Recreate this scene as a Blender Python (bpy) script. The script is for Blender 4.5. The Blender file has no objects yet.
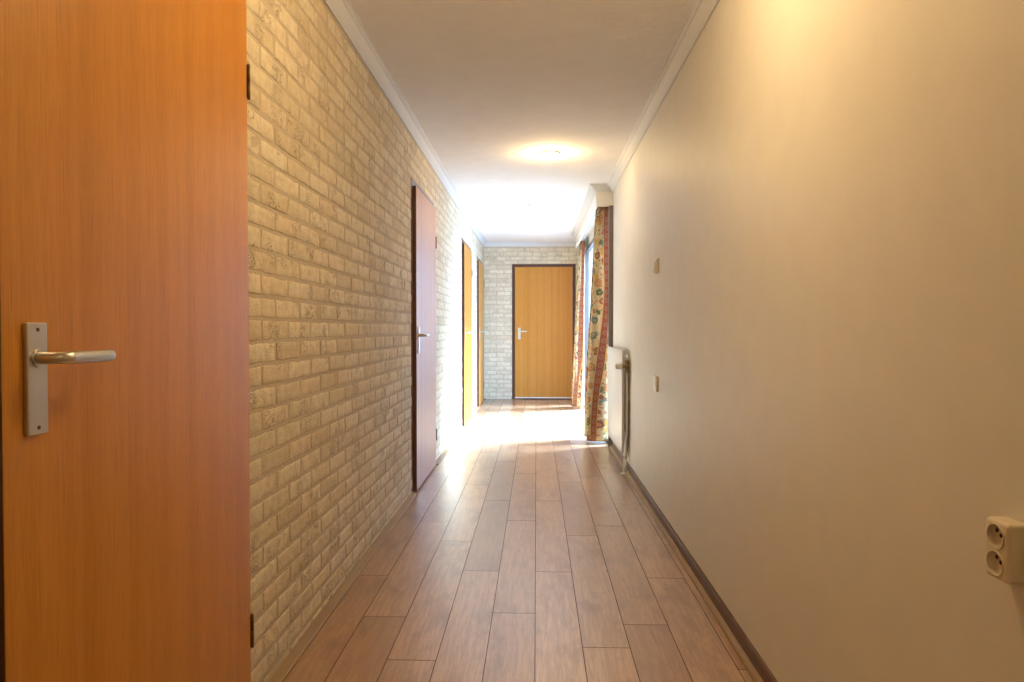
import bpy, bmesh, math, random
from mathutils import Vector, Matrix, noise

sc = bpy.context.scene
COL = sc.collection
PI = math.pi

# ------------------------------------------------------------------ camera
H = 1.083
cam_d = bpy.data.cameras.new('camera')
cam_d.sensor_width = 36.0
cam_d.lens = 691.3 / 1024 * 36.0
cam_d.clip_start = 0.02
cam = bpy.data.objects.new('camera', cam_d)
cam.location = (0, 0, H)
cam.rotation_euler = (PI / 2 - 0.0183, 0, 0.0353)
COL.objects.link(cam)
sc.camera = cam

# ------------------------------------------------------------------ view
sc.view_settings.view_transform = 'Standard'
sc.view_settings.look = 'None'
sc.view_settings.exposure = 0.08
sc.view_settings.gamma = 1.0
sc.view_settings.use_curve_mapping = False

# ------------------------------------------------------------------ daylight
SKY = 13.0
world = bpy.data.worlds.new('daylight'); sc.world = world
world.use_nodes = True
wn = world.node_tree.nodes; wl = world.node_tree.links
bg = wn['Background']
bg.inputs[1].default_value = SKY
tc = wn.new('ShaderNodeTexCoord'); sep = wn.new('ShaderNodeSeparateXYZ')
wl.new(tc.outputs['Generated'], sep.inputs[0])
wr = wn.new('ShaderNodeValToRGB')
wr.color_ramp.elements[0].position = 0.0; wr.color_ramp.elements[0].color = (.40, .65, 1.0, 1)
wr.color_ramp.elements[1].position = 0.8; wr.color_ramp.elements[1].color = (.28, .53, 1.0, 1)
wl.new(sep.outputs['Z'], wr.inputs[0]); wl.new(wr.outputs[0], bg.inputs[0])

sun_d = bpy.data.lights.new('sun', 'SUN'); sun_d.energy = 56.0; sun_d.angle = .45
sun_d.color = (.60, .79, 1)
sun = bpy.data.objects.new('sun', sun_d); COL.objects.link(sun)
sun.location = (6, 8, 8)
sun.rotation_euler = Vector((-math.cos(.73) * math.cos(.34), -math.cos(.73) * math.sin(.34), -math.sin(.73))).to_track_quat('-Z', 'Y').to_euler()

# ------------------------------------------------------------------ dimensions
XL, XR, Y0, Y1, ZC = -.810, .695, -2.6, 10.55, 2.39
WY0, WY1, WZ = 6.33, 9.90, 2.195      # window opening
LX, LAMPS = .10, (8.34, 5.18, 1.80, -1.2)  # last lamp, behind the camera, is added only as fill light

# ------------------------------------------------------------------ material helpers
def mat(name):
    m = bpy.data.materials.new(name); m.use_nodes = True
    nt = m.node_tree
    return m, nt, nt.nodes['Principled BSDF']
def N(nt, t, **kw):
    n = nt.nodes.new(t)
    for k, v in kw.items(): setattr(n, k, v)
    return n
def mth(nt, op, a, b=None, c=None):
    n = N(nt, 'ShaderNodeMath', operation=op)
    for i, v in enumerate((a, b, c)):
        if v is None: continue
        if isinstance(v, (int, float)): n.inputs[i].default_value = v
        else: nt.links.new(v, n.inputs[i])
    return n.outputs[0]
def mixc(nt, f, a, b, mode='MIX'):
    n = N(nt, 'ShaderNodeMix', data_type='RGBA', blend_type=mode)
    for i, v in ((0, f), (6, a), (7, b)):
        if isinstance(v, (int, float)): n.inputs[i].default_value = v
        elif isinstance(v, tuple): n.inputs[i].default_value = (*v, 1) if len(v) == 3 else v
        else: nt.links.new(v, n.inputs[i])
    return n.outputs[2]
def ramp(nt, f, *stops):
    n = N(nt, 'ShaderNodeValToRGB'); cr = n.color_ramp
    while len(cr.elements) < len(stops): cr.elements.new(.5)
    for e, (p, c) in zip(cr.elements, stops):
        e.position = p; e.color = (c, c, c, 1) if isinstance(c, (int, float)) else (*c, 1)
    nt.links.new(f, n.inputs[0]); return n.outputs[0]
def coord(nt, scale=(1, 1, 1), kind='Object', loc=None):
    t = N(nt, 'ShaderNodeTexCoord'); mp = N(nt, 'ShaderNodeMapping')
    nt.links.new(t.outputs[kind], mp.inputs[0]); mp.inputs['Scale'].default_value = scale
    if loc: mp.inputs['Location'].default_value = loc
    return mp.outputs[0]
def tex_noise(nt, vec, scale, detail=3, rough=.5, dist=0):
    n = N(nt, 'ShaderNodeTexNoise'); nt.links.new(vec, n.inputs['Vector'])
    n.inputs['Scale'].default_value = scale; n.inputs['Detail'].default_value = detail
    n.inputs['Roughness'].default_value = rough; n.inputs['Distortion'].default_value = dist
    return n.outputs['Fac']
def bump(nt, p, h, strength, dist):
    b = N(nt, 'ShaderNodeBump'); b.inputs['Strength'].default_value = strength
    b.inputs['Distance'].default_value = dist
    nt.links.new(h, b.inputs['Height']); nt.links.new(b.outputs[0], p.inputs['Normal'])
def plain(name, col, rough=.5, metal=0, spec=.5, bumpy=None, var=.06):
    m, nt, p = mat(name)
    v = coord(nt); n = tex_noise(nt, v, 9, 4)
    lo = tuple(c * (1 - var) for c in col); hi = tuple(min(1, c * (1 + var)) for c in col)
    nt.links.new(mixc(nt, n, lo, hi), p.inputs['Base Color'])
    p.inputs['Roughness'].default_value = rough; p.inputs['Metallic'].default_value = metal
    p.inputs['Specular IOR Level'].default_value = spec
    if bumpy: bump(nt, p, tex_noise(nt, v, bumpy[0], 5, .6), bumpy[1], bumpy[2])
    return m

# ------------------------------------------------------------------ materials
M = {}
M['plaster'] = plain('painted wall plaster', (.74, .71, .645), .52, spec=.45, bumpy=(60, .10, .002), var=.05)
M['ceiling'] = plain('ceiling plaster', (.84, .83, .82), .9, spec=.2, bumpy=(7, .6, .010), var=.05)
M['crown'] = plain('white moulding paint', (.66, .67, .68), .6, spec=.3, var=.02)
M['pelmet'] = plain('cream pelmet paint', (.78, .75, .68), .45, var=.02)
M['frame'] = plain('dark red brown frame paint', (.085, .028, .018), .32, var=.1)
M['edge'] = plain('dark stained door edge', (.13, .052, .026), .45, var=.15)
M['winframe'] = plain('dark brown window frame paint', (.17, .14, .125), .4, var=.1)
M['steel'] = plain('brushed aluminium', (.62, .60, .56), .34, metal=1, var=.06)
M['hinge'] = plain('dark bronze hinge', (.14, .09, .06), .4, metal=.8)
M['white'] = plain('white enamel', (.80, .80, .78), .28, var=.02)
M['cream'] = plain('cream plastic', (.74, .66, .52), .35, var=.02)
M['brass'] = plain('aged brass valve', (.30, .22, .10), .4, metal=.9)
M['dark'] = plain('dark hole', (.03, .022, .018), .7)
M['base'] = plain('brown stained skirting', (.135, .075, .05), .6, spec=.3, bumpy=(30, .1, .002), var=.2)
M['terrace'] = plain('pale terrace paving', (.22, .23, .24), .9, var=.1)
M['mortar'] = plain('brick mortar', (.57, .485, .37), .95, spec=.1, bumpy=(110, .9, .006), var=.14)

def brick_mat():
    m, nt, p = mat('pale beige brick')
    a = N(nt, 'ShaderNodeAttribute', attribute_name='tone')
    v = coord(nt)
    c = ramp(nt, a.outputs['Fac'], (0, (.64, .55, .40)), (.35, (.74, .66, .495)), (.7, (.78, .705, .55)), (1, (.72, .61, .45)))
    n = tex_noise(nt, v, 26, 5, .6)
    c = mixc(nt, ramp(nt, n, (.40, .0), (.68, .5)), c, (.50, .39, .25))
    # fissures: thin contour lines of a warped noise, only where the brick was torn
    f = tex_noise(nt, coord(nt, (1, 1, 1.7)), 21, 3, .6, 2.2)
    line = mth(nt, 'SUBTRACT', 1, ramp(nt, mth(nt, 'ABSOLUTE', mth(nt, 'SUBTRACT', f, .5)), (0, 0), (.030, 1)))
    msk = ramp(nt, tex_noise(nt, coord(nt, loc=(5, 2, 1)), 7, 2), (.56, 0), (.64, 1))
    fis = mth(nt, 'MULTIPLY', line, msk)
    c = mixc(nt, mth(nt, 'MULTIPLY', fis, .7), c, (.30, .19, .08))
    nt.links.new(c, p.inputs['Base Color'])
    p.inputs['Roughness'].default_value = .85; p.inputs['Specular IOR Level'].default_value = .2
    h = mth(nt, 'SUBTRACT', tex_noise(nt, v, 55, 6, .65), mth(nt, 'MULTIPLY', fis, .9))
    bump(nt, p, h, .8, .006)
    return m
M['brick'] = brick_mat()

def veneer():
    m, nt, p = mat('orange brown wood veneer')
    v = coord(nt, (1, 1, .035)); v2 = coord(nt, (1, 1, .008))
    g = tex_noise(nt, v, 330, 4, .6, .2); w = tex_noise(nt, v2, 20, 3, .5, .5); d = tex_noise(nt, coord(nt, (1, 1, .02)), 420, 2, .5)
    c = ramp(nt, w, (.28, (.50, .207, .021)), (.72, (.60, .265, .040)))
    c = mixc(nt, mth(nt, 'MULTIPLY', ramp(nt, g, (.35, 1), (.60, 0)), .30), c, (.33, .12, .012))
    c = mixc(nt, ramp(nt, d, (.62, 0), (.70, .35)), c, (.20, .07, .02))
    nt.links.new(c, p.inputs['Base Color'])
    p.inputs['Roughness'].default_value = .38; p.inputs['Specular IOR Level'].default_value = .36
    bump(nt, p, g, .06, .001)
    return m
M['veneer'] = veneer()

def laminate():
    m, nt, p = mat('oak laminate planks')
    a = N(nt, 'ShaderNodeAttribute', attribute_name='tone')
    at = N(nt, 'ShaderNodeAttribute', attribute_name='shift')
    t = N(nt, 'ShaderNodeTexCoord')
    off = N(nt, 'ShaderNodeVectorMath', operation='ADD')
    nt.links.new(t.outputs['Object'], off.inputs[0]); nt.links.new(at.outputs['Vector'], off.inputs[1])
    def mp(s):
        x = N(nt, 'ShaderNodeMapping'); nt.links.new(off.outputs[0], x.inputs[0]); x.inputs['Scale'].default_value = s; return x.outputs[0]
    c = ramp(nt, a.outputs['Fac'], (0, (.38, .215, .115)), (.4, (.48, .295, .17)), (.75, (.56, .36, .22)), (1, (.49, .325, .205)))
    g = tex_noise(nt, mp((1, .07, 1)), 75, 5, .6, .8)
    c = mixc(nt, ramp(nt, g, (.42, .42), (.60, 0)), c, (.20, .095, .045))
    # cathedral figure
    wv = tex_noise(nt, mp((1, .22, 1)), 5, 2, .5, .4)
    rg = mth(nt, 'ABSOLUTE', mth(nt, 'SUBTRACT', mth(nt, 'FRACT', mth(nt, 'MULTIPLY', wv, 14)), .5))
    c = mixc(nt, ramp(nt, rg, (0, .22), (.12, 0)), c, (.22, .10, .05))
    # smoky dark patches and knots
    b = tex_noise(nt, mp((1, .45, 1)), 7, 4, .6, .3)
    c = mixc(nt, ramp(nt, b, (.50, 0), (.66, .62)), c, (.20, .095, .05))
    kn = N(nt, 'ShaderNodeTexVoronoi'); nt.links.new(mp((1, .6, 1)), kn.inputs['Vector']); kn.inputs['Scale'].default_value = 2.6
    c = mixc(nt, ramp(nt, kn.outputs['Distance'], (.035, .75), (.10, 0)), c, (.13, .06, .035))
    nt.links.new(c, p.inputs['Base Color'])
    r = mth(nt, 'ADD', mth(nt, 'MULTIPLY', g, .12), .24)
    nt.links.new(r, p.inputs['Roughness'])
    p.inputs['Specular IOR Level'].default_value = .5
    p.inputs['Coat Weight'].default_value = 1.0; p.inputs['Coat Roughness'].default_value = .34; p.inputs['Coat IOR'].default_value = 1.75
    bump(nt, p, g, .08, .001)
    return m
M['laminate'] = laminate()
M['strip'] = plain('pale oak quadrant strip', (.32, .22, .12), .6, spec=.25, bumpy=(40, .1, .002), var=.14)
M['groove'] = plain('plank groove', (.05, .028, .018), .7)

def glass():
    m = bpy.data.materials.new('clear window glass'); m.use_nodes = True
    nt = m.node_tree; nt.nodes.clear()
    o = N(nt, 'ShaderNodeOutputMaterial'); mx = N(nt, 'ShaderNodeMixShader')
    tr = N(nt, 'ShaderNodeBsdfTransparent'); gl = N(nt, 'ShaderNodeBsdfGlossy'); gl.inputs['Roughness'].default_value = .01
    mx.inputs[0].default_value = .06
    nt.links.new(tr.outputs[0], mx.inputs[1]); nt.links.new(gl.outputs[0], mx.inputs[2]); nt.links.new(mx.outputs[0], o.inputs[0])
    return m
M['glass'] = glass()

def bulb():
    m, nt, p = mat('lit frosted bulb')
    p.inputs['Base Color'].default_value = (1, .95, .85, 1)
    p.inputs['Emission Color'].default_value = (1, .86, .62, 1); p.inputs['Emission Strength'].default_value = 9
    return m
M['bulb'] = bulb()

def curtain_mat():
    m, nt, p = mat('floral striped curtain fabric')
    uv = N(nt, 'ShaderNodeUVMap'); uv.uv_map = 'cloth'
    s = N(nt, 'ShaderNodeSeparateXYZ'); nt.links.new(uv.outputs[0], s.inputs[0])
    u, v = s.outputs['X'], s.outputs['Y']
    # ground with large blooms and leaves
    def vor(scale, loc):
        mp = N(nt, 'ShaderNodeMapping'); nt.links.new(uv.outputs[0], mp.inputs[0]); mp.inputs['Location'].default_value = loc
        wn_ = N(nt, 'ShaderNodeTexNoise'); nt.links.new(mp.outputs[0], wn_.inputs['Vector']); wn_.inputs['Scale'].default_value = scale * 2.4
        ad = N(nt, 'ShaderNodeMix', data_type='VECTOR'); ad.inputs[0].default_value = .045
        nt.links.new(mp.outputs[0], ad.inputs[4]); nt.links.new(wn_.outputs['Color'], ad.inputs[5])
        vo = N(nt, 'ShaderNodeTexVoronoi'); nt.links.new(ad.outputs[1], vo.inputs['Vector']); vo.inputs['Scale'].default_value = scale
        sp = N(nt, 'ShaderNodeSeparateColor'); nt.links.new(vo.outputs['Color'], sp.inputs[0])
        return vo.outputs['Distance'], sp.outputs[0], sp.outputs[1]
    c = (.68, .53, .31)
    d, r1, r2 = vor(12, (0, 0, 0))
    pal = ramp(nt, r1, (0, (.36, .09, .045)), (.26, (.58, .35, .08)), (.45, (.10, .16, .09)), (.62, (.52, .24, .10)), (.8, (.13, .19, .17)), (1, (.40, .11, .05)))
    nt.nodes[-1].color_ramp.interpolation = 'CONSTANT'
    c = mixc(nt, ramp(nt, d, (.42, .9), (.47, 0)), c, pal)
    c = mixc(nt, ramp(nt, mth(nt, 'ABSOLUTE', mth(nt, 'SUBTRACT', d, .20)), (.03, .8), (.05, 0)), c, (.66, .46, .20))
    c = mixc(nt, ramp(nt, d, (.07, .9), (.10, 0)), c, (.40, .12, .05))
    d2, q1, q2 = vor(34, (3, 1, 0))
    pal2 = ramp(nt, q1, (0, (.12, .22, .14)), (.35, (.55, .16, .08)), (.55, (.16, .24, .24)), (.75, (.62, .40, .12)))
    nt.nodes[-1].color_ramp.interpolation = 'CONSTANT'
    c = mixc(nt, mth(nt, 'MULTIPLY', ramp(nt, d2, (.36, .85), (.44, 0)), ramp(nt, d, (.42, 0), (.46, 1))), c, pal2)
    # upright red-brown bands with linked medallions
    fu = mth(nt, 'SUBTRACT', mth(nt, 'FRACT', mth(nt, 'DIVIDE', u, .26)), .5)
    au = mth(nt, 'ABSOLUTE', fu)
    edge = mth(nt, 'LESS_THAN', au, .165); band = mth(nt, 'LESS_THAN', au, .135)
    c = mixc(nt, edge, c, (.66, .42, .14))
    fv = mth(nt, 'SUBTRACT', mth(nt, 'FRACT', mth(nt, 'DIVIDE', v, .075)), .5)
    rr = mth(nt, 'SQRT', mth(nt, 'ADD', mth(nt, 'POWER', mth(nt, 'MULTIPLY', fu, 3.5), 2), mth(nt, 'POWER', fv, 2)))
    ring = mth(nt, 'LESS_THAN', mth(nt, 'ABSOLUTE', mth(nt, 'SUBTRACT', rr, .27)), .055)
    dot = mth(nt, 'LESS_THAN', rr, .11)
    bc = mixc(nt, ring, (.36, .115, .065), (.42, .24, .15))
    bc = mixc(nt, dot, bc, (.30, .20, .13))
    c = mixc(nt, band, c, bc)
    nt.links.new(c, p.inputs['Base Color']); p.inputs['Roughness'].default_value = .85
    p.inputs['Specular IOR Level'].default_value = .15
    tl = N(nt, 'ShaderNodeBsdfTranslucent'); nt.links.new(c, tl.inputs[0])
    mx = N(nt, 'ShaderNodeMixShader'); mx.inputs[0].default_value = .30
    o = nt.nodes['Material Output']
    nt.links.new(p.outputs[0], mx.inputs[1]); nt.links.new(tl.outputs[0], mx.inputs[2]); nt.links.new(mx.outputs[0], o.inputs[0])
    return m
M['curtain'] = curtain_mat()

# ------------------------------------------------------------------ mesh helpers
def obj(name, bm, mats, parent=None, smooth=False, auto=None):
    me = bpy.data.meshes.new(name)
    bmesh.ops.recalc_face_normals(bm, faces=bm.faces) if auto != 'keep' else None
    bm.to_mesh(me); bm.free()
    for m in (mats if isinstance(mats, (list, tuple)) else [mats]): me.materials.append(M[m])
    if smooth:
        for f in me.polygons: f.use_smooth = True
    o = bpy.data.objects.new(name, me); COL.objects.link(o)
    if parent: o.parent = parent
    return o
def props(o, label=None, cat=None, group=None, kind=None):
    for k, v in (('label', label), ('category', cat), ('group', group), ('kind', kind)):
        if v: o[k] = v
    return o
def empty(name, loc, rz=0, **kw):
    o = bpy.data.objects.new(name, None); COL.objects.link(o)
    o.location = loc; o.rotation_euler = (0, 0, rz); o.empty_display_size = .1
    return props(o, **kw)
def box(bm, x0, x1, y0, y1, z0, z1, mi=0, bev=0, seg=2):
    r = bmesh.ops.create_cube(bm, size=1)
    for v in r['verts']:
        v.co = Vector(((x0 + x1) / 2 + v.co.x * (x1 - x0), (y0 + y1) / 2 + v.co.y * (y1 - y0), (z0 + z1) / 2 + v.co.z * (z1 - z0)))
    fs = set(f for v in r['verts'] for f in v.link_faces)
    for f in fs: f.material_index = mi
    if bev:
        es = set(e for f in fs for e in f.edges)
        q = bmesh.ops.bevel(bm, geom=list(es), offset=bev, segments=seg, affect='EDGES', profile=.5)
        for f in q['faces']: f.material_index = mi
def cyl(bm, p0, p1, r0, r1=None, n=20, mi=0, caps=True):
    p0, p1 = Vector(p0), Vector(p1); r1 = r0 if r1 is None else r1
    d = p1 - p0; q = d.to_track_quat('Z', 'Y').to_matrix()
    a, b = [], []
    for i in range(n):
        t = 2 * PI * i / n; w = q @ Vector((math.cos(t), math.sin(t), 0))
        a.append(bm.verts.new(p0 + w * r0)); b.append(bm.verts.new(p1 + w * r1))
    for i in range(n):
        f = bm.faces.new((a[i], a[(i + 1) % n], b[(i + 1) % n], b[i])); f.material_index = mi; f.smooth = True
    if caps:
        for f in (bm.faces.new(a[::-1]), bm.faces.new(b)): f.material_index = mi
def lathe(bm, prof, origin, axis, n=32, mi=0):
    """prof = [(radius, distance along axis)]"""
    o = Vector(origin); q = Vector(axis).to_track_quat('Z', 'Y').to_matrix(); rings = []
    for r, h in prof:
        if r < 1e-6: rings.append([bm.verts.new(o + q @ Vector((0, 0, h)))]); continue
        rings.append([bm.verts.new(o + q @ Vector((r * math.cos(2 * PI * i / n), r * math.sin(2 * PI * i / n), h))) for i in range(n)])
    for A, B in zip(rings, rings[1:]):
        for i in range(n):
            j = (i + 1) % n
            vs = (A[0], B[i], B[j]) if len(A) == 1 else ((A[i], A[j], B[0]) if len(B) == 1 else (A[i], A[j], B[j], B[i]))
            f = bm.faces.new(vs); f.material_index = mi; f.smooth = True
def tube(bm, pts, r, n=14, mi=0, squash=None):
    """pts may be (co, radius_a, radius_b); swept with parallel frames"""
    P = [Vector(p) for p in pts]; R = r if isinstance(r, list) else [(r, r)] * len(P)
    up = Vector((0, 0, 1)); rings = []
    for i, p in enumerate(P):
        d = (P[min(i + 1, len(P) - 1)] - P[max(i - 1, 0)]).normalized()
        if abs(d.dot(up)) > .98: up = Vector((0, 1, 0))
        s = d.cross(up).normalized(); u2 = s.cross(d).normalized(); ra, rb = R[i]
        rings.append([bm.verts.new(p + s * ra * math.cos(2 * PI * k / n) + u2 * rb * math.sin(2 * PI * k / n)) for k in range(n)])
    for A, B in zip(rings, rings[1:]):
        for k in range(n):
            f = bm.faces.new((A[k], A[(k + 1) % n], B[(k + 1) % n], B[k])); f.material_index = mi; f.smooth = True
    for f in (bm.faces.new(rings[0][::-1]), bm.faces.new(rings[-1])): f.material_index = mi
def sweep(bm, path, prof, closed=False, mi=0):
    """prof points (a, z): a = distance to the right of the travel direction; path = [(x, y)], mitred"""
    n = len(path); rings = []
    for i, (x, y) in enumerate(path):
        def dr(a, b):
            d = Vector((b[0] - a[0], b[1] - a[1])); return d.normalized()
        d0 = dr(path[i - 1], path[i]) if i else dr(path[0], path[1])
        d1 = dr(path[i], path[i + 1]) if i < n - 1 else d0
        n0, n1 = Vector((d0.y, -d0.x)), Vector((d1.y, -d1.x))
        mvec = (n0 + n1); mvec = mvec / max(1e-6, mvec.dot(n0))
        rings.append([bm.verts.new((x + mvec.x * a, y + mvec.y * a, z)) for a, z in prof])
    for A, B in zip(rings, rings[1:]):
        for k in range(len(prof)):
            j = (k + 1) % len(prof)
            f = bm.faces.new((A[k], A[j], B[j], B[k])); f.material_index = mi
    bm.faces.new(rings[0][::-1]); bm.faces.new(rings[-1])
def cut(o, cutters):
    """bake boolean differences into o and remove the cutters"""
    for c in cutters:
        md = o.modifiers.new('cut', 'BOOLEAN'); md.object = c; md.operation = 'DIFFERENCE'; md.solver = 'EXACT'
    dg = bpy.context.evaluated_depsgraph_get()
    me = bpy.data.meshes.new_from_object(o.evaluated_get(dg))
    o.modifiers.clear(); o.data = me
    for c in cutters: bpy.data.objects.remove(c)

# ------------------------------------------------------------------ floor
PW, S0, PL = .1613, -.0042, 1.265
def floor():
    rnd = random.Random(4)
    bm = bmesh.new()
    tone = bm.faces.layers.float.new('tone'); sh = bm.faces.layers.float_vector.new('shift')
    joint = {0: 3.06, 1: 2.336, 2: 2.523, 3: 3.0, 4: 2.2, -1: 2.609, -2: 3.061, -3: 2.225, -4: 2.561, -5: 2.99, -6: 2.1}
    g = .0006
    for k in range(-6, 5):
        x0 = max(-.90, S0 + k * PW); x1 = min(.80, S0 + (k + 1) * PW)
        if x1 <= x0 + .005: continue
        ys = joint[k] - 5 * PL
        while ys < Y1:
            a, b = max(ys, Y0), min(ys + PL, Y1); ys += PL
            if b - a < .01: continue
            t = rnd.random(); s = Vector((rnd.uniform(-20, 20), rnd.uniform(-20, 20), rnd.uniform(-5, 5)))
            outer = [(x0 + g, a + g), (x1 - g, a + g), (x1 - g, b - g), (x0 + g, b - g)]
            i = .0007
            inner = [(x0 + g + i, a + g + i), (x1 - g - i, a + g + i), (x1 - g - i, b - g - i), (x0 + g + i, b - g - i)]
            vo = [bm.verts.new((x, y, -.0014)) for x, y in outer]; vi = [bm.verts.new((x, y, 0)) for x, y in inner]
            fs = [bm.faces.new(vi)] + [bm.faces.new((vo[q], vo[(q + 1) % 4], vi[(q + 1) % 4], vi[q])) for q in range(4)]
            for f in fs[1:]: f.material_index = 1
            for f in fs: f[tone] = t; f[sh] = s
    box(bm, -.95, .90, Y0 - .1, Y1 + .1, -.12, -.0016, mi=1)
    o = obj('floor', bm, ['laminate', 'groove'], auto='keep')
    props(o, kind='structure', label='brown oak laminate plank floor of the long corridor')
floor()

# ------------------------------------------------------------------ walls
DOOR_W, DOOR_H = .967, 2.062
LDOORS = [.941, 4.458, 7.478, 9.385]         # where each left-wall frame starts (y)
EDOOR = -.372
CW, CH, ZP = .2208, .067, .039
YJ = 2.12                                      # a perpend joint in an even course

def brick_face(bm, holes, u0, u1, ztop, place, phase, seed, tone):
    """individual rough bricks standing a few mm proud of the mortar"""
    rnd = random.Random(seed)
    nz = int((ztop + .1) / CH) + 1
    for r in range(-1, nz):
        za, zb = ZP + r * CH, ZP + (r + 1) * CH
        row = r - 16
        us = phase + (.5 * CW if row % 2 else 0)
        us -= math.ceil((us - u0) / CW + 1) * CW
        while us < u1:
            a, b = us, us + CW; us += CW
            segs = [(a, b)]
            for (ha, hb, hz) in holes:
                if za + .02 < hz:
                    ns = []
                    for (p, q) in segs:
                        if q <= ha or p >= hb: ns.append((p, q)); continue
                        if ha - p > .02: ns.append((p, ha + .004))
                        if q - hb > .02: ns.append((hb - .004, q))
                    segs = ns
            for (p, q) in segs:
                p, q = max(p, u0), min(q, u1)
                z_lo, z_hi = max(za, 0), min(zb, ztop)
                for (ha, hb, hz) in holes:
                    if z_lo < hz < z_hi and not (q <= ha or p >= hb): z_lo = hz
                if q - p < .03 or z_hi - z_lo < .014: continue
                j = .0062
                A, B = p + j + rnd.uniform(-.0012, .0015), q - j + rnd.uniform(-.0015, .0012)
                C, D = z_lo + j + rnd.uniform(-.001, .0015), z_hi - j + rnd.uniform(-.0015, .001)
                prot = rnd.uniform(.0008, .0024); tx, tz = rnd.uniform(-.0010, .0010), rnd.uniform(-.0008, .0008)
                nx = max(4, int((B - A) / .020)); nzz = 5
                t = rnd.random(); rgh = rnd.choice((.0006, .001, .0022))
                grid = []
                for jz in range(nzz + 1):
                    line = []
                    for ix in range(nx + 1):
                        fu = 0 if ix == 0 else 1 if ix == nx else (.0026 / (B - A)) + (1 - .0052 / (B - A)) * (ix - 1) / (nx - 2)
                        fz = 0 if jz == 0 else 1 if jz == nzz else (.0022 / (D - C)) + (1 - .0044 / (D - C)) * (jz - 1) / (nzz - 2)
                        uu, zz = A + (B - A) * fu, C + (D - C) * fz
                        w = noise.noise(Vector((uu * 38, zz * 38, seed * 3.1)))
                        w2 = noise.noise(Vector((uu * 70, zz * 70, seed + 9)))
                        e = min(1, min(ix, nx - ix)) * min(1, min(jz, nzz - jz))
                        uu += w * .0042; zz += w2 * .0048
                        d = .0010 + prot + tx * (fu - .5) * 2 + tz * (fz - .5) * 2 + w * rgh + (0 if e else -.0010)
                        line.append(bm.verts.new(place(uu, zz, max(d, .0006))))
                    grid.append(line)
                fs = []
                for jz in range(nzz):
                    for ix in range(nx):
                        fs.append(bm.faces.new((grid[jz][ix], grid[jz][ix + 1], grid[jz + 1][ix + 1], grid[jz + 1][ix])))
                loop = grid[0] + [l[-1] for l in grid[1:]] + grid[-1][-2::-1] + [l[0] for l in grid[-2:0:-1]]
                back = []
                for v in loop:
                    back.append(bm.verts.new(place(*unplace(place, v.co), -.002)))
                for k in range(len(loop)):
                    k2 = (k + 1) % len(loop)
                    fs.append(bm.faces.new((loop[k2], loop[k], back[k], back[k2])))
                for f in fs: f[tone] = t; f.material_index = 1; f.smooth = True
def unplace(place, co):
    return (co.y, co.z) if place is place_left else (co.x, co.z)
def place_left(u, z, d): return (XL + d - .0020, u, z)
def place_end(u, z, d): return (u, Y1 - d + .0020, z)

def layer(bm, along, near, far, u0, u1, zt, holes):
    """the front layer of a wall with rectangular door openings; along 'y' or 'x'"""
    def b(a0, a1, z0, z1):
        if a1 - a0 < 1e-4: return
        if along == 'y': box(bm, min(near, far), max(near, far), a0, a1, z0, z1)
        else: box(bm, a0, a1, min(near, far), max(near, far), z0, z1)
    c = u0
    for (a, bb, hz) in holes:
        b(c, a, -.1, zt); b(a, bb, hz, zt); c = bb
    b(c, u1, -.1, zt)

g_ = .001
lholes = [(y - g_, y + DOOR_W + g_, DOOR_H + g_) for y in LDOORS]
bm = bmesh.new(); tone = bm.faces.layers.float.new('tone')
box(bm, XL - .25, XL - .10, Y0 - .1, Y1 + .2, -.1, ZC + .1)
layer(bm, 'y', XL - .0010, XL - .10, Y0 - .1, Y1 + .2, ZC + .1, lholes)
brick_face(bm, lholes, -.6, Y1 - .004, 2.335, place_left, YJ, 3, tone)
props(obj('wall_left', bm, ['mortar', 'brick'], auto='keep'), kind='structure', label='pale beige rough brick wall along the left of the corridor')

eholes = [(EDOOR - g_, EDOOR + DOOR_W + g_, DOOR_H + g_)]
bm = bmesh.new(); tone = bm.faces.layers.float.new('tone')
box(bm, XL - .25, 1.0, Y1 + .10, Y1 + .25, -.1, ZC + .1)
layer(bm, 'x', Y1 + .0010, Y1 + .10, XL - .25, 1.0, ZC + .1, eholes)
brick_face(bm, eholes, XL + .004, XR, 2.335, place_end, XL + .09, 8, tone)
props(obj('wall_end', bm, ['mortar', 'brick'], auto='keep'), kind='structure', label='pale brick wall at the far end of the corridor')

bm = bmesh.new()
box(bm, XR, XR + .22, Y0 - .1, WY0, -.1, ZC + .1)
box(bm, XR, XR + .22, WY1, Y1 + .004, -.1, ZC + .1)
box(bm, XR, XR + .22, WY0, WY1, WZ, ZC + .1)
props(obj('wall_right', bm, 'plaster'), kind='structure', label='smooth cream painted wall along the right of the corridor')
bm = bmesh.new(); box(bm, XL - .25, XR + .22, Y0 - .15, Y0, -.1, ZC + .1)
props(obj('wall_back', bm, 'plaster'), kind='structure')
bm = bmesh.new(); box(bm, XL - .3, XR + .3, Y0 - .15, Y1 + .25, ZC, ZC + .2)
props(obj('ceiling', bm, 'ceiling'), kind='structure', label='white plastered ceiling')

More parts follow.
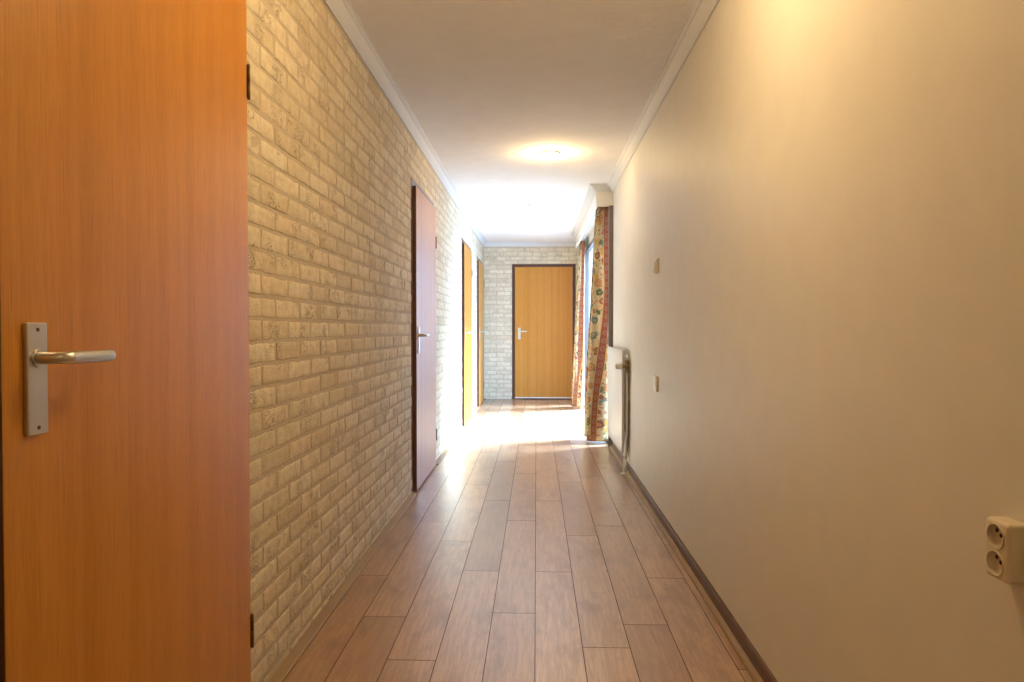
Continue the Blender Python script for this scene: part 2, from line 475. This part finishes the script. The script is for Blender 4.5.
# crown moulding: travel so that "right of travel" points into the room
c0 = .062
def crown_prof(w=.062, z0=2.328):
    p = [(0, z0), (.008, z0), (.009, z0 + .006), (.013, z0 + .010)]
    for i in range(7):
        t = i / 6
        p.append((.013 + .028 * t, z0 + .010 + .034 * t - .003 * math.sin(PI * t)))
    p += [(.043, z0 + .046), (.047, z0 + .047), (.052, z0 + .050), (.056, z0 + .055), (w - .001, z0 + .056), (w, ZC - .0005), (0, ZC - .0005)]
    return p
bm = bmesh.new()
sweep(bm, [(XL, Y0), (XL, Y1), (XR, Y1), (XR, 9.66), (.545, 9.66), (.545, WY0 + .02), (XR, WY0 + .02), (XR, Y0)], [(a, z) for a, z in crown_prof()])
props(obj('trim_1', bm, 'crown', smooth=False), kind='structure', label='white crown moulding around the ceiling')
# quadrant strip left, skirting right
bm = bmesh.new()
segs = [Y0] + [q for y in LDOORS for q in (y, y + DOOR_W)] + [Y1 - .01]
prof = [(0, .0), (.034, .0), (.034, .006), (.030, .010), (.006, .017), (0, .018)]
for a, b in zip(segs[::2], segs[1::2]):
    if b - a > .02: sweep(bm, [(XL + .002, a), (XL + .002, b)], prof)
props(obj('baseboard_left', bm, 'strip'), kind='structure', label='pale wooden strip at the foot of the brick wall')
bm = bmesh.new()
sweep(bm, [(XR, WY0 - .04), (XR, Y0)], [(0, .0), (.011, .0), (.011, .058), (.007, .066), (0, .067)])
props(obj('baseboard_right', bm, 'base'), kind='structure', label='dark brown skirting board along the cream wall')
bm = bmesh.new()
pr = [(.0112, 0)] + [(.0112 + .017 * math.cos(t * PI / 10), .021 * math.sin(t * PI / 10)) for t in range(6)]
sweep(bm, [(XR, WY0 - .04), (XR, Y0)], pr)
props(obj('trim_2', bm, 'strip'), kind='structure', label='thin pale quadrant strip in front of the dark skirting')

# ------------------------------------------------------------------ doors (local: X = latch to hinge, -Y = into the corridor)
def door(name, loc, rz, label, gloss_strip=False):
    root = empty(name, loc, rz, label=label, kind='structure')
    W, Hh, F = DOOR_W, DOOR_H, .046
    bm = bmesh.new()
    fr = -.0015
    for a, b in ((0, F - .0015), (W - F + .0015, W)):
        box(bm, a, b, fr, .085, 0, Hh, bev=.0015)
    box(bm, F - .0015, W - F + .0015, fr, .085, Hh - F + .0015, Hh, bev=.0015)
    # stops behind the leaf
    box(bm, F - .002, F + .02, .028, .085, 0, Hh - F, bev=.001); box(bm, W - F - .02, W - F + .002, .028, .085, 0, Hh - F, bev=.001)
    box(bm, F, W - F, .028, .085, Hh - F - .02, Hh - F + .003, bev=.001)
    obj('door_frame', bm, 'frame', root)
    LF = -.025
    bm = bmesh.new(); box(bm, F, W - F, LF, .014, .012, Hh - F - .001, bev=.002, seg=2)
    for f in bm.faces:
        if abs(f.normal.x) > .9: f.material_index = 1
    leaf = obj('door_leaf', bm, ['veneer', 'edge'], root)
    # long plate
    px0, px1, pz0, pz1 = F + .042, F + .086, .917, 1.092
    bm = bmesh.new(); box(bm, px0, px1, LF - .008, LF + .001, pz0, pz1, bev=.0022)
    xc = (px0 + px1) / 2
    for z in (pz1 - .011, pz0 + .011):
        cyl(bm, (xc, LF - .0088, z), (xc, LF - .006, z), .0032, mi=1, n=14)
    obj('handle_plate', bm, ['steel', 'hinge'], leaf)
    # lever
    bm = bmesh.new(); zc = 1.0365
    cyl(bm, (xc, LF - .011, zc), (xc, LF - .0075, zc), .0135, .0145, n=24)
    R = .017; pts, rad = [], []
    for d in (.0, .006, .014, .022, .030): pts.append((xc, LF - .009 - d, zc)); rad.append((.0095, .0095))
    y_e = LF - .039; 
    for i in range(1, 8):
        t = i / 8 * PI / 2
        pts.append((xc + R * (1 - math.cos(t)), y_e - R * math.sin(t) * .8, zc)); rad.append((.0095 - .002 * i / 8, .0095 + .0005 * i / 8))
    for d in (0, .02, .05, .08, .093, .101): pts.append((xc + R + d, y_e - R * .8, zc)); rad.append((.0070 if d < .095 else .0062, .0102 if d < .095 else .0092))
    pts.append((xc + R + .1035, y_e - R * .8, zc)); rad.append((.0045, .0075))
    tube(bm, pts, rad, n=18)
    obj('lever_handle', bm, 'steel', leaf)
    for z0, z1 in ((.206, .294), (1.707, 1.797)):
        bm = bmesh.new(); xh = W - F + .0020; zm = (z0 + z1) / 2
        cyl(bm, (xh, LF - .003, z0), (xh, LF - .003, zm - .001), .0046, n=16); cyl(bm, (xh, LF - .003, zm + .001), (xh, LF - .003, z1), .0046, n=16)
        cyl(bm, (xh, LF - .003, z0 - .003), (xh, LF - .003, z1 + .003), .0030, n=12)
        box(bm, xh - .006, xh + .003, LF - .001, LF + .004, z0 + .002, z1 - .002)
        obj('hinge', bm, 'hinge', leaf)
    if gloss_strip:
        bm = bmesh.new(); box(bm, F + .003, W - F - .003, LF - .007, LF - .0002, .020, .036, bev=.002)
        obj('draught_strip', bm, 'white', leaf)
    return root
door('door_1', (XL, LDOORS[0], 0), PI / 2, 'orange brown wooden door nearest the camera, closed, with a long brushed handle plate')
door('door_2', (XL, LDOORS[1], 0), PI / 2, 'second wooden door along the brick wall, seen edge on')
door('door_3', (XL, LDOORS[2], 0), PI / 2, 'third wooden door along the brick wall, opposite the window')
door('door_4', (XL, LDOORS[3], 0), PI / 2, 'wooden door on the left tucked into the far corner')
door('door_5', (EDOOR, Y1, 0), 0, 'wooden door facing the camera in the far brick wall', True)

# ------------------------------------------------------------------ window (sliding garden door)
win = empty('window_1', (XR, WY0, 0), kind='structure', label='tall glazed garden door in dark frame behind the curtains')
FX0, FX1 = -.036, .05
wl_ = WY1 - WY0; ft = .05
bm = bmesh.new()
box(bm, FX0, FX1, -.035, ft, 0, WZ - .001, bev=.002); box(bm, FX0 - .002, FX0 + .01, -.02, -.006, .001, WZ - .002)
box(bm, FX0, FX1, wl_ - ft, wl_ - .001, 0, WZ - .001, bev=.002)
box(bm, 0, FX1, ft, wl_ - ft, WZ - ft, WZ - .001, bev=.002)
box(bm, 0, FX1, ft, wl_ - ft, .0, .045, bev=.002)
box(bm, 0, FX1, 0.30, 0.36, .045, WZ - ft, bev=.002)
obj('window_frame', bm, 'winframe', win)
for a, b in ((ft, .30), (.36, wl_ - ft)):
    bm = bmesh.new(); box(bm, .022, .028, a, b, .045, WZ - ft); obj('window_pane', bm, 'glass', win)

# terrace outside
bm = bmesh.new(); box(bm, XR + .22, 14, -2, 22, -.2, -.03)
props(obj('ground', bm, 'terrace'), kind='structure', label='pale terrace paving outside the window')

# ------------------------------------------------------------------ pelmet with rail
pel = empty('curtain_pelmet', (.62, WY0 + .02, 2.195), label='long cream box pelmet above the window, hiding the curtain rail', cat='pelmet')
PX, PY0, PY1 = .545 - .62, 0, 9.66 - WY0 - .02
bm = bmesh.new()
box(bm, PX, PX + .016, PY0, PY1, 0, .1325, bev=.0015)
box(bm, PX + .016, XR - .62 - .0005, PY0, PY0 + .016, 0, .1325, bev=.0015)
box(bm, PX + .016, XR - .62 - .0005, PY1 - .016, PY1, 0, .1325, bev=.0015)
box(bm, PX + .016, XR - .62 - .0005, PY0 + .016, PY1 - .016, .115, .1325)
obj('pelmet_box', bm, 'pelmet', pel)
bm = bmesh.new(); box(bm, -.006, .010, PY0 + .02, PY1 - .02, .066, .115, bev=.002)
obj('curtain_rail', bm, 'white', pel)
# solid fill between pelmet top and ceiling carrying the crown
bm = bmesh.new(); box(bm, .545, XR, WY0 + .02, 9.66, 2.328, ZC)
props(obj('trim_3', bm, 'ceiling'), kind='structure')

# ------------------------------------------------------------------ curtains
def curtain(name, yc, depth, seed, wtop, wbot, xtop, xbot, nf, label, flip):
    rnd = random.Random(seed)
    z0, z1 = .030, 2.252
    NU, NZ = 30 * nf, 70
    ph = [rnd.uniform(.75, 1.1) for _ in range(nf * 2 + 2)]
    bm = bmesh.new(); uvl = bm.loops.layers.uv.new('cloth')
    rows, us = [], []
    for j in range(NZ + 1):
        fz = j / NZ; z = z0 + (z1 - z0) * fz
        k = fz ** 1.6
        amp = ((1 - k) * wbot + k * wtop) / 2; xc = (1 - k) * xbot + k * xtop
        line, uu, acc, prev = [], [], 0, None
        for i in range(NU + 1):
            t = i / NU; s = t * nf
            ia = min(int(s * 2), nf * 2 - 1); a0, a1 = ph[ia], ph[ia + 1]; w = a0 + (a1 - a0) * (s * 2 - ia)
            wave = math.sin(2 * PI * s + PI / 2 + .25 * math.sin(3 * z + seed))
            sq = math.copysign(abs(wave) ** .75, wave)
            x = xc + amp * sq * (w if i > 20 else 1) * .97 + .016 * math.sin(2 * PI * s * 3.02 + 1.0 + 1.1 * fz + seed) * (.5 + .5 * (1 - fz))
            y = yc + depth * (t - .5) * (1.0 - .15 * k) + .028 * math.sin(4 * PI * s + seed + .5 * z) + .016 * math.sin(2 * PI * s * 2.9 + 2.2 + z)
            line.append(bm.verts.new((x, y, z)))
        rows.append(line)
    # cloth coordinate: arc length along the mid-height row, the same for each height (stripes follow the cloth)
    mid = rows[NZ // 3]; acc = 0; us = [0]
    for a, b in zip(mid, mid[1:]): acc += (b.co - a.co).length; us.append(acc)
    for j in range(NZ):
        for i in range(NU):
            f = bm.faces.new((rows[j][i], rows[j][i + 1], rows[j + 1][i + 1], rows[j + 1][i])); f.smooth = True
            for l, (jj, ii) in zip(f.loops, ((j, i), (j, i + 1), (j + 1, i + 1), (j + 1, i))):
                l[uvl].uv = (us[ii] + flip + .048 * (z1 - z0) * jj / NZ, (z1 - z0) * jj / NZ)
    o = obj(name, bm, 'curtain')
    so = o.modifiers.new('thick', 'SOLIDIFY'); so.thickness = .0016; so.offset = 0
    props(o, label=label, cat='curtain', group='floral curtains at the window')
    return o
curtain('curtain', 6.62, .36, 1, .100, .215, .632, .590, 4, 'near floral curtain with red-brown stripes, bunched beside the radiator', -.02)
curtain('curtain', 9.42, .36, 2, .070, .150, .622, .565, 4, 'far floral curtain, sunlit, hanging in front of the far door frame', -.03)

# ------------------------------------------------------------------ ceiling lamps
def lamp(y, first=False):
    root = empty('ceiling_lamp', (LX, y, ZC), cat='ceiling lamp', group='small round ceiling lamps',
                 label={8.34: 'small lit round ceiling lamp near the far door', 5.18: 'lit round ceiling lamp in front of the window end, nearest in view'}.get(y, 'round ceiling lamp out of view; the rearmost one is added fill behind the camera'))
    bm = bmesh.new()
    lathe(bm, [(0, 0), (.072, 0), (.074, -.003), (.072, -.010), (.062, -.013), (.058, -.010), (.058, -.004), (0, -.004)], (0, 0, 0), (0, 0, 1))
    obj('lamp_ring', bm, 'white', root, auto='x')
    bm = bmesh.new()
    lathe(bm, [(.056, -.0045), (.054, -.012), (.044, -.020), (.028, -.025), (0, -.027)], (0, 0, 0), (0, 0, 1))
    obj('bulb', bm, 'bulb', root)
    ld = bpy.data.lights.new('lamp_light', 'POINT'); ld.energy = {8.34: 1.0, 5.18: 11.0, 1.80: 26.5}.get(y, 7.0); ld.color = (1, .69, .33); ld.shadow_soft_size = .025
    lo = bpy.data.objects.new('lamp_light', ld); COL.objects.link(lo); lo.parent = root; lo.location = (0, 0, -.085)
for y in LAMPS: lamp(y)
sd = empty('smoke_detector', (-.058, 7.35, ZC), cat='smoke detector', label='flat white disc on the ceiling between the two lamps')
bm = bmesh.new(); lathe(bm, [(0, 0), (.050, 0), (.052, -.004), (.050, -.014), (.042, -.022), (0, -.024)], (0, 0, 0), (0, 0, 1)); obj('housing', bm, 'white', sd)
bm = bmesh.new(); lathe(bm, [(.022, -.0235), (.022, -.028), (.018, -.030), (0, -.030)], (0, 0, 0), (0, 0, 1)); obj('cap', bm, 'white', sd)

# ------------------------------------------------------------------ radiator
RY0, RY1, RZ0, RZ1 = 5.19, 6.235, .13, .92
rad = empty('radiator', (.66, RY0, 0), cat='radiator', label='white flat panel radiator on the cream wall beside the near curtain')
bm = bmesh.new()
L = RY1 - RY0; n = 132; pf = []
for i in range(n + 1):
    y = L * i / n; edge = min(y, L - y)
    prof = 0 if edge < .03 else .0022 * (1 - math.cos(2 * PI * (y - .03) / .0333)) / 2
    pf.append((-.020 + prof, y))
zs = [(RZ0, .006), (RZ0 + .006, .0), (RZ0 + .05, 0), (RZ1 - .05, 0), (RZ1 - .006, 0), (RZ1, .006)]
g = []
for z, ins in zs:
    flat = z in (zs[0][0], zs[1][0], zs[-1][0], zs[-2][0])
    g.append([bm.verts.new(((-.020 if flat else x) + ins, min(max(y, ins), L - ins), z)) for x, y in pf])
gb = [[bm.verts.new((-.002 - ins * .3, min(max(y, ins), L - ins), z)) for y in (0, L)] for z, ins in zs]
for A, B in zip(g, g[1:]):
    for i in range(n): bm.faces.new((A[i], A[i + 1], B[i + 1], B[i])).smooth = True
for k in range(len(zs) - 1):
    bm.faces.new((gb[k][0], g[k][0], g[k + 1][0], gb[k + 1][0])); bm.faces.new((g[k][-1], gb[k][1], gb[k + 1][1], g[k + 1][-1]))
    bm.faces.new((gb[k][1], gb[k][0], gb[k + 1][0], gb[k + 1][1]))
bm.faces.new(g[0] + gb[0][::-1]); bm.faces.new(g[-1][::-1] + gb[-1])
obj('radiator_panel', bm, 'white', rad)
for y in (.14, L - .14):
    for zb in (RZ1 - .16, RZ0 + .05):
        bm = bmesh.new(); box(bm, -.002, .0345, y - .02, y + .02, zb, zb + .11, bev=.002)
        obj('bracket', bm, 'white', rad)
px, py = .012, -.040
bm = bmesh.new()
tube(bm, [(px, .02, .862), (px, .0, .866), (px, -.016, .880), (px, -.030, .878), (px, py, .862), (px, py, .845)], .010)
obj('top_elbow', bm, 'white', rad)
bm = bmesh.new()
cyl(bm, (px, py, .848), (px, py, .826), .0155, n=6); cyl(bm, (px, py, .828), (px, py, .778), .0125, n=20)
cyl(bm, (px, py, .780), (px, py, .757), .0150, n=6); cyl(bm, (px, py, .803), (px - .030, py, .803), .0125, n=20); cyl(bm, (px - .022, py, .803), (px - .034, py, .803), .016, n=20)
vb = obj('valve_body', bm, 'brass', rad)
bm = bmesh.new()
lathe(bm, [(0, 0), (.019, 0), (.021, .004), (.021, .012), (.0225, .014), (.0225, .040), (.020, .050), (.015, .054), (0, .055)], (px - .034, py, .803), (-1, 0, 0), n=28)
obj('valve_knob', bm, 'white', vb)
bm = bmesh.new()
tube(bm, [(px, py, .76), (px, py, .33), (px, py, .30), (px - .006, py, .26), (px - .010, py + .004, .22), (px - .010, py + .008, .15), (px - .010, py + .008, .012)], .0082)
obj('supply_pipe', bm, 'white', rad)
bm = bmesh.new()
cyl(bm, (px - .010, py + .008, .145), (px - .010, py + .008, .115), .0125, n=18); cyl(bm, (px - .010, py + .008, .115), (px - .010, py + .008, .02), .0115, .0125, n=18)
lathe(bm, [(0, 0), (.034, 0), (.034, .003), (.016, .010), (0, .011)], (px - .012, py + .008, .0005), (0, 0, 1), n=26)
obj('pipe_collar', bm, 'white', rad)

# ------------------------------------------------------------------ double wall socket
def double_socket():
    SX, SY, SZ = XR, 1.0150, .764
    root = empty('wall_socket', (SX, SY, SZ), cat='socket', label='cream surface-mounted double wall socket at the right edge, nearest the camera')
    bm = bmesh.new(); box(bm, -.033, -.0003, -.0255, .0255, -.043, .043, bev=.006, seg=4)
    o = obj('socket_housing', bm, 'cream', root)
    o.parent = None
    cs = []
    for dz in (.0195, -.0195):
        b2 = bmesh.new(); cyl(b2, (-.05, 0, dz), (-.0245, 0, dz), .0182, n=40); c = obj('tmp', b2, 'cream'); cs.append(c)
    cut(o, cs); o.parent = root
    for dz in (.0195, -.0195):
        bm = bmesh.new()
        lathe(bm, [(.0182, .0), (.0182, .0015), (.0176, .0020), (.0176, -.007), (.0, -.007)], (-.033, 0, dz), (-1, 0, 0), n=40)
        for (dy, dh) in ((-.0075, -.0065), (.0075, .0065), (-.001, .001)):
            cyl(bm, (-.0268, dy, dz + dh), (-.0263, dy, dz + dh), .0029 if dy else .0024, mi=1, n=14)
        obj('socket_well', bm, ['cream', 'dark'], root)
double_socket()

# ------------------------------------------------------------------ small wall fittings
wp = empty('wall_plate', (XR, 4.005, .765), cat='wall plate', label='small flat white square plate low on the cream wall before the radiator')
bm = bmesh.new(); box(bm, -.014, -.0003, -.046, .046, -.044, .044, bev=.003); obj('plate', bm, 'white', wp)
bm = bmesh.new(); box(bm, -.0165, -.013, -.029, .029, -.029, .029, bev=.002); obj('centre_insert', bm, 'white', wp)
th = empty('thermostat', (XR, 4.0, 1.44), cat='thermostat', label='small cream box at eye height on the right wall above the white plate')
bm = bmesh.new(); box(bm, -.010, -.0003, -.034, .034, -.042, .042, bev=.002); obj('back_plate', bm, 'plaster', th)
bm = bmesh.new()
vs = [(-.010, -.028, -.036), (-.010, .028, -.036), (-.010, .028, .036), (-.010, -.028, .036), (-.026, -.024, -.032), (-.026, .024, -.032), (-.022, .024, .018), (-.022, -.024, .018)]
vv = [bm.verts.new(v) for v in vs]
for f in ((0, 1, 2, 3), (4, 5, 6, 7), (0, 1, 5, 4), (1, 2, 6, 5), (2, 3, 7, 6), (3, 0, 4, 7)): bm.faces.new([vv[i] for i in f])
bmesh.ops.bevel(bm, geom=list(bm.edges), offset=.002, segments=2, affect='EDGES')
obj('cover', bm, 'plaster', th)
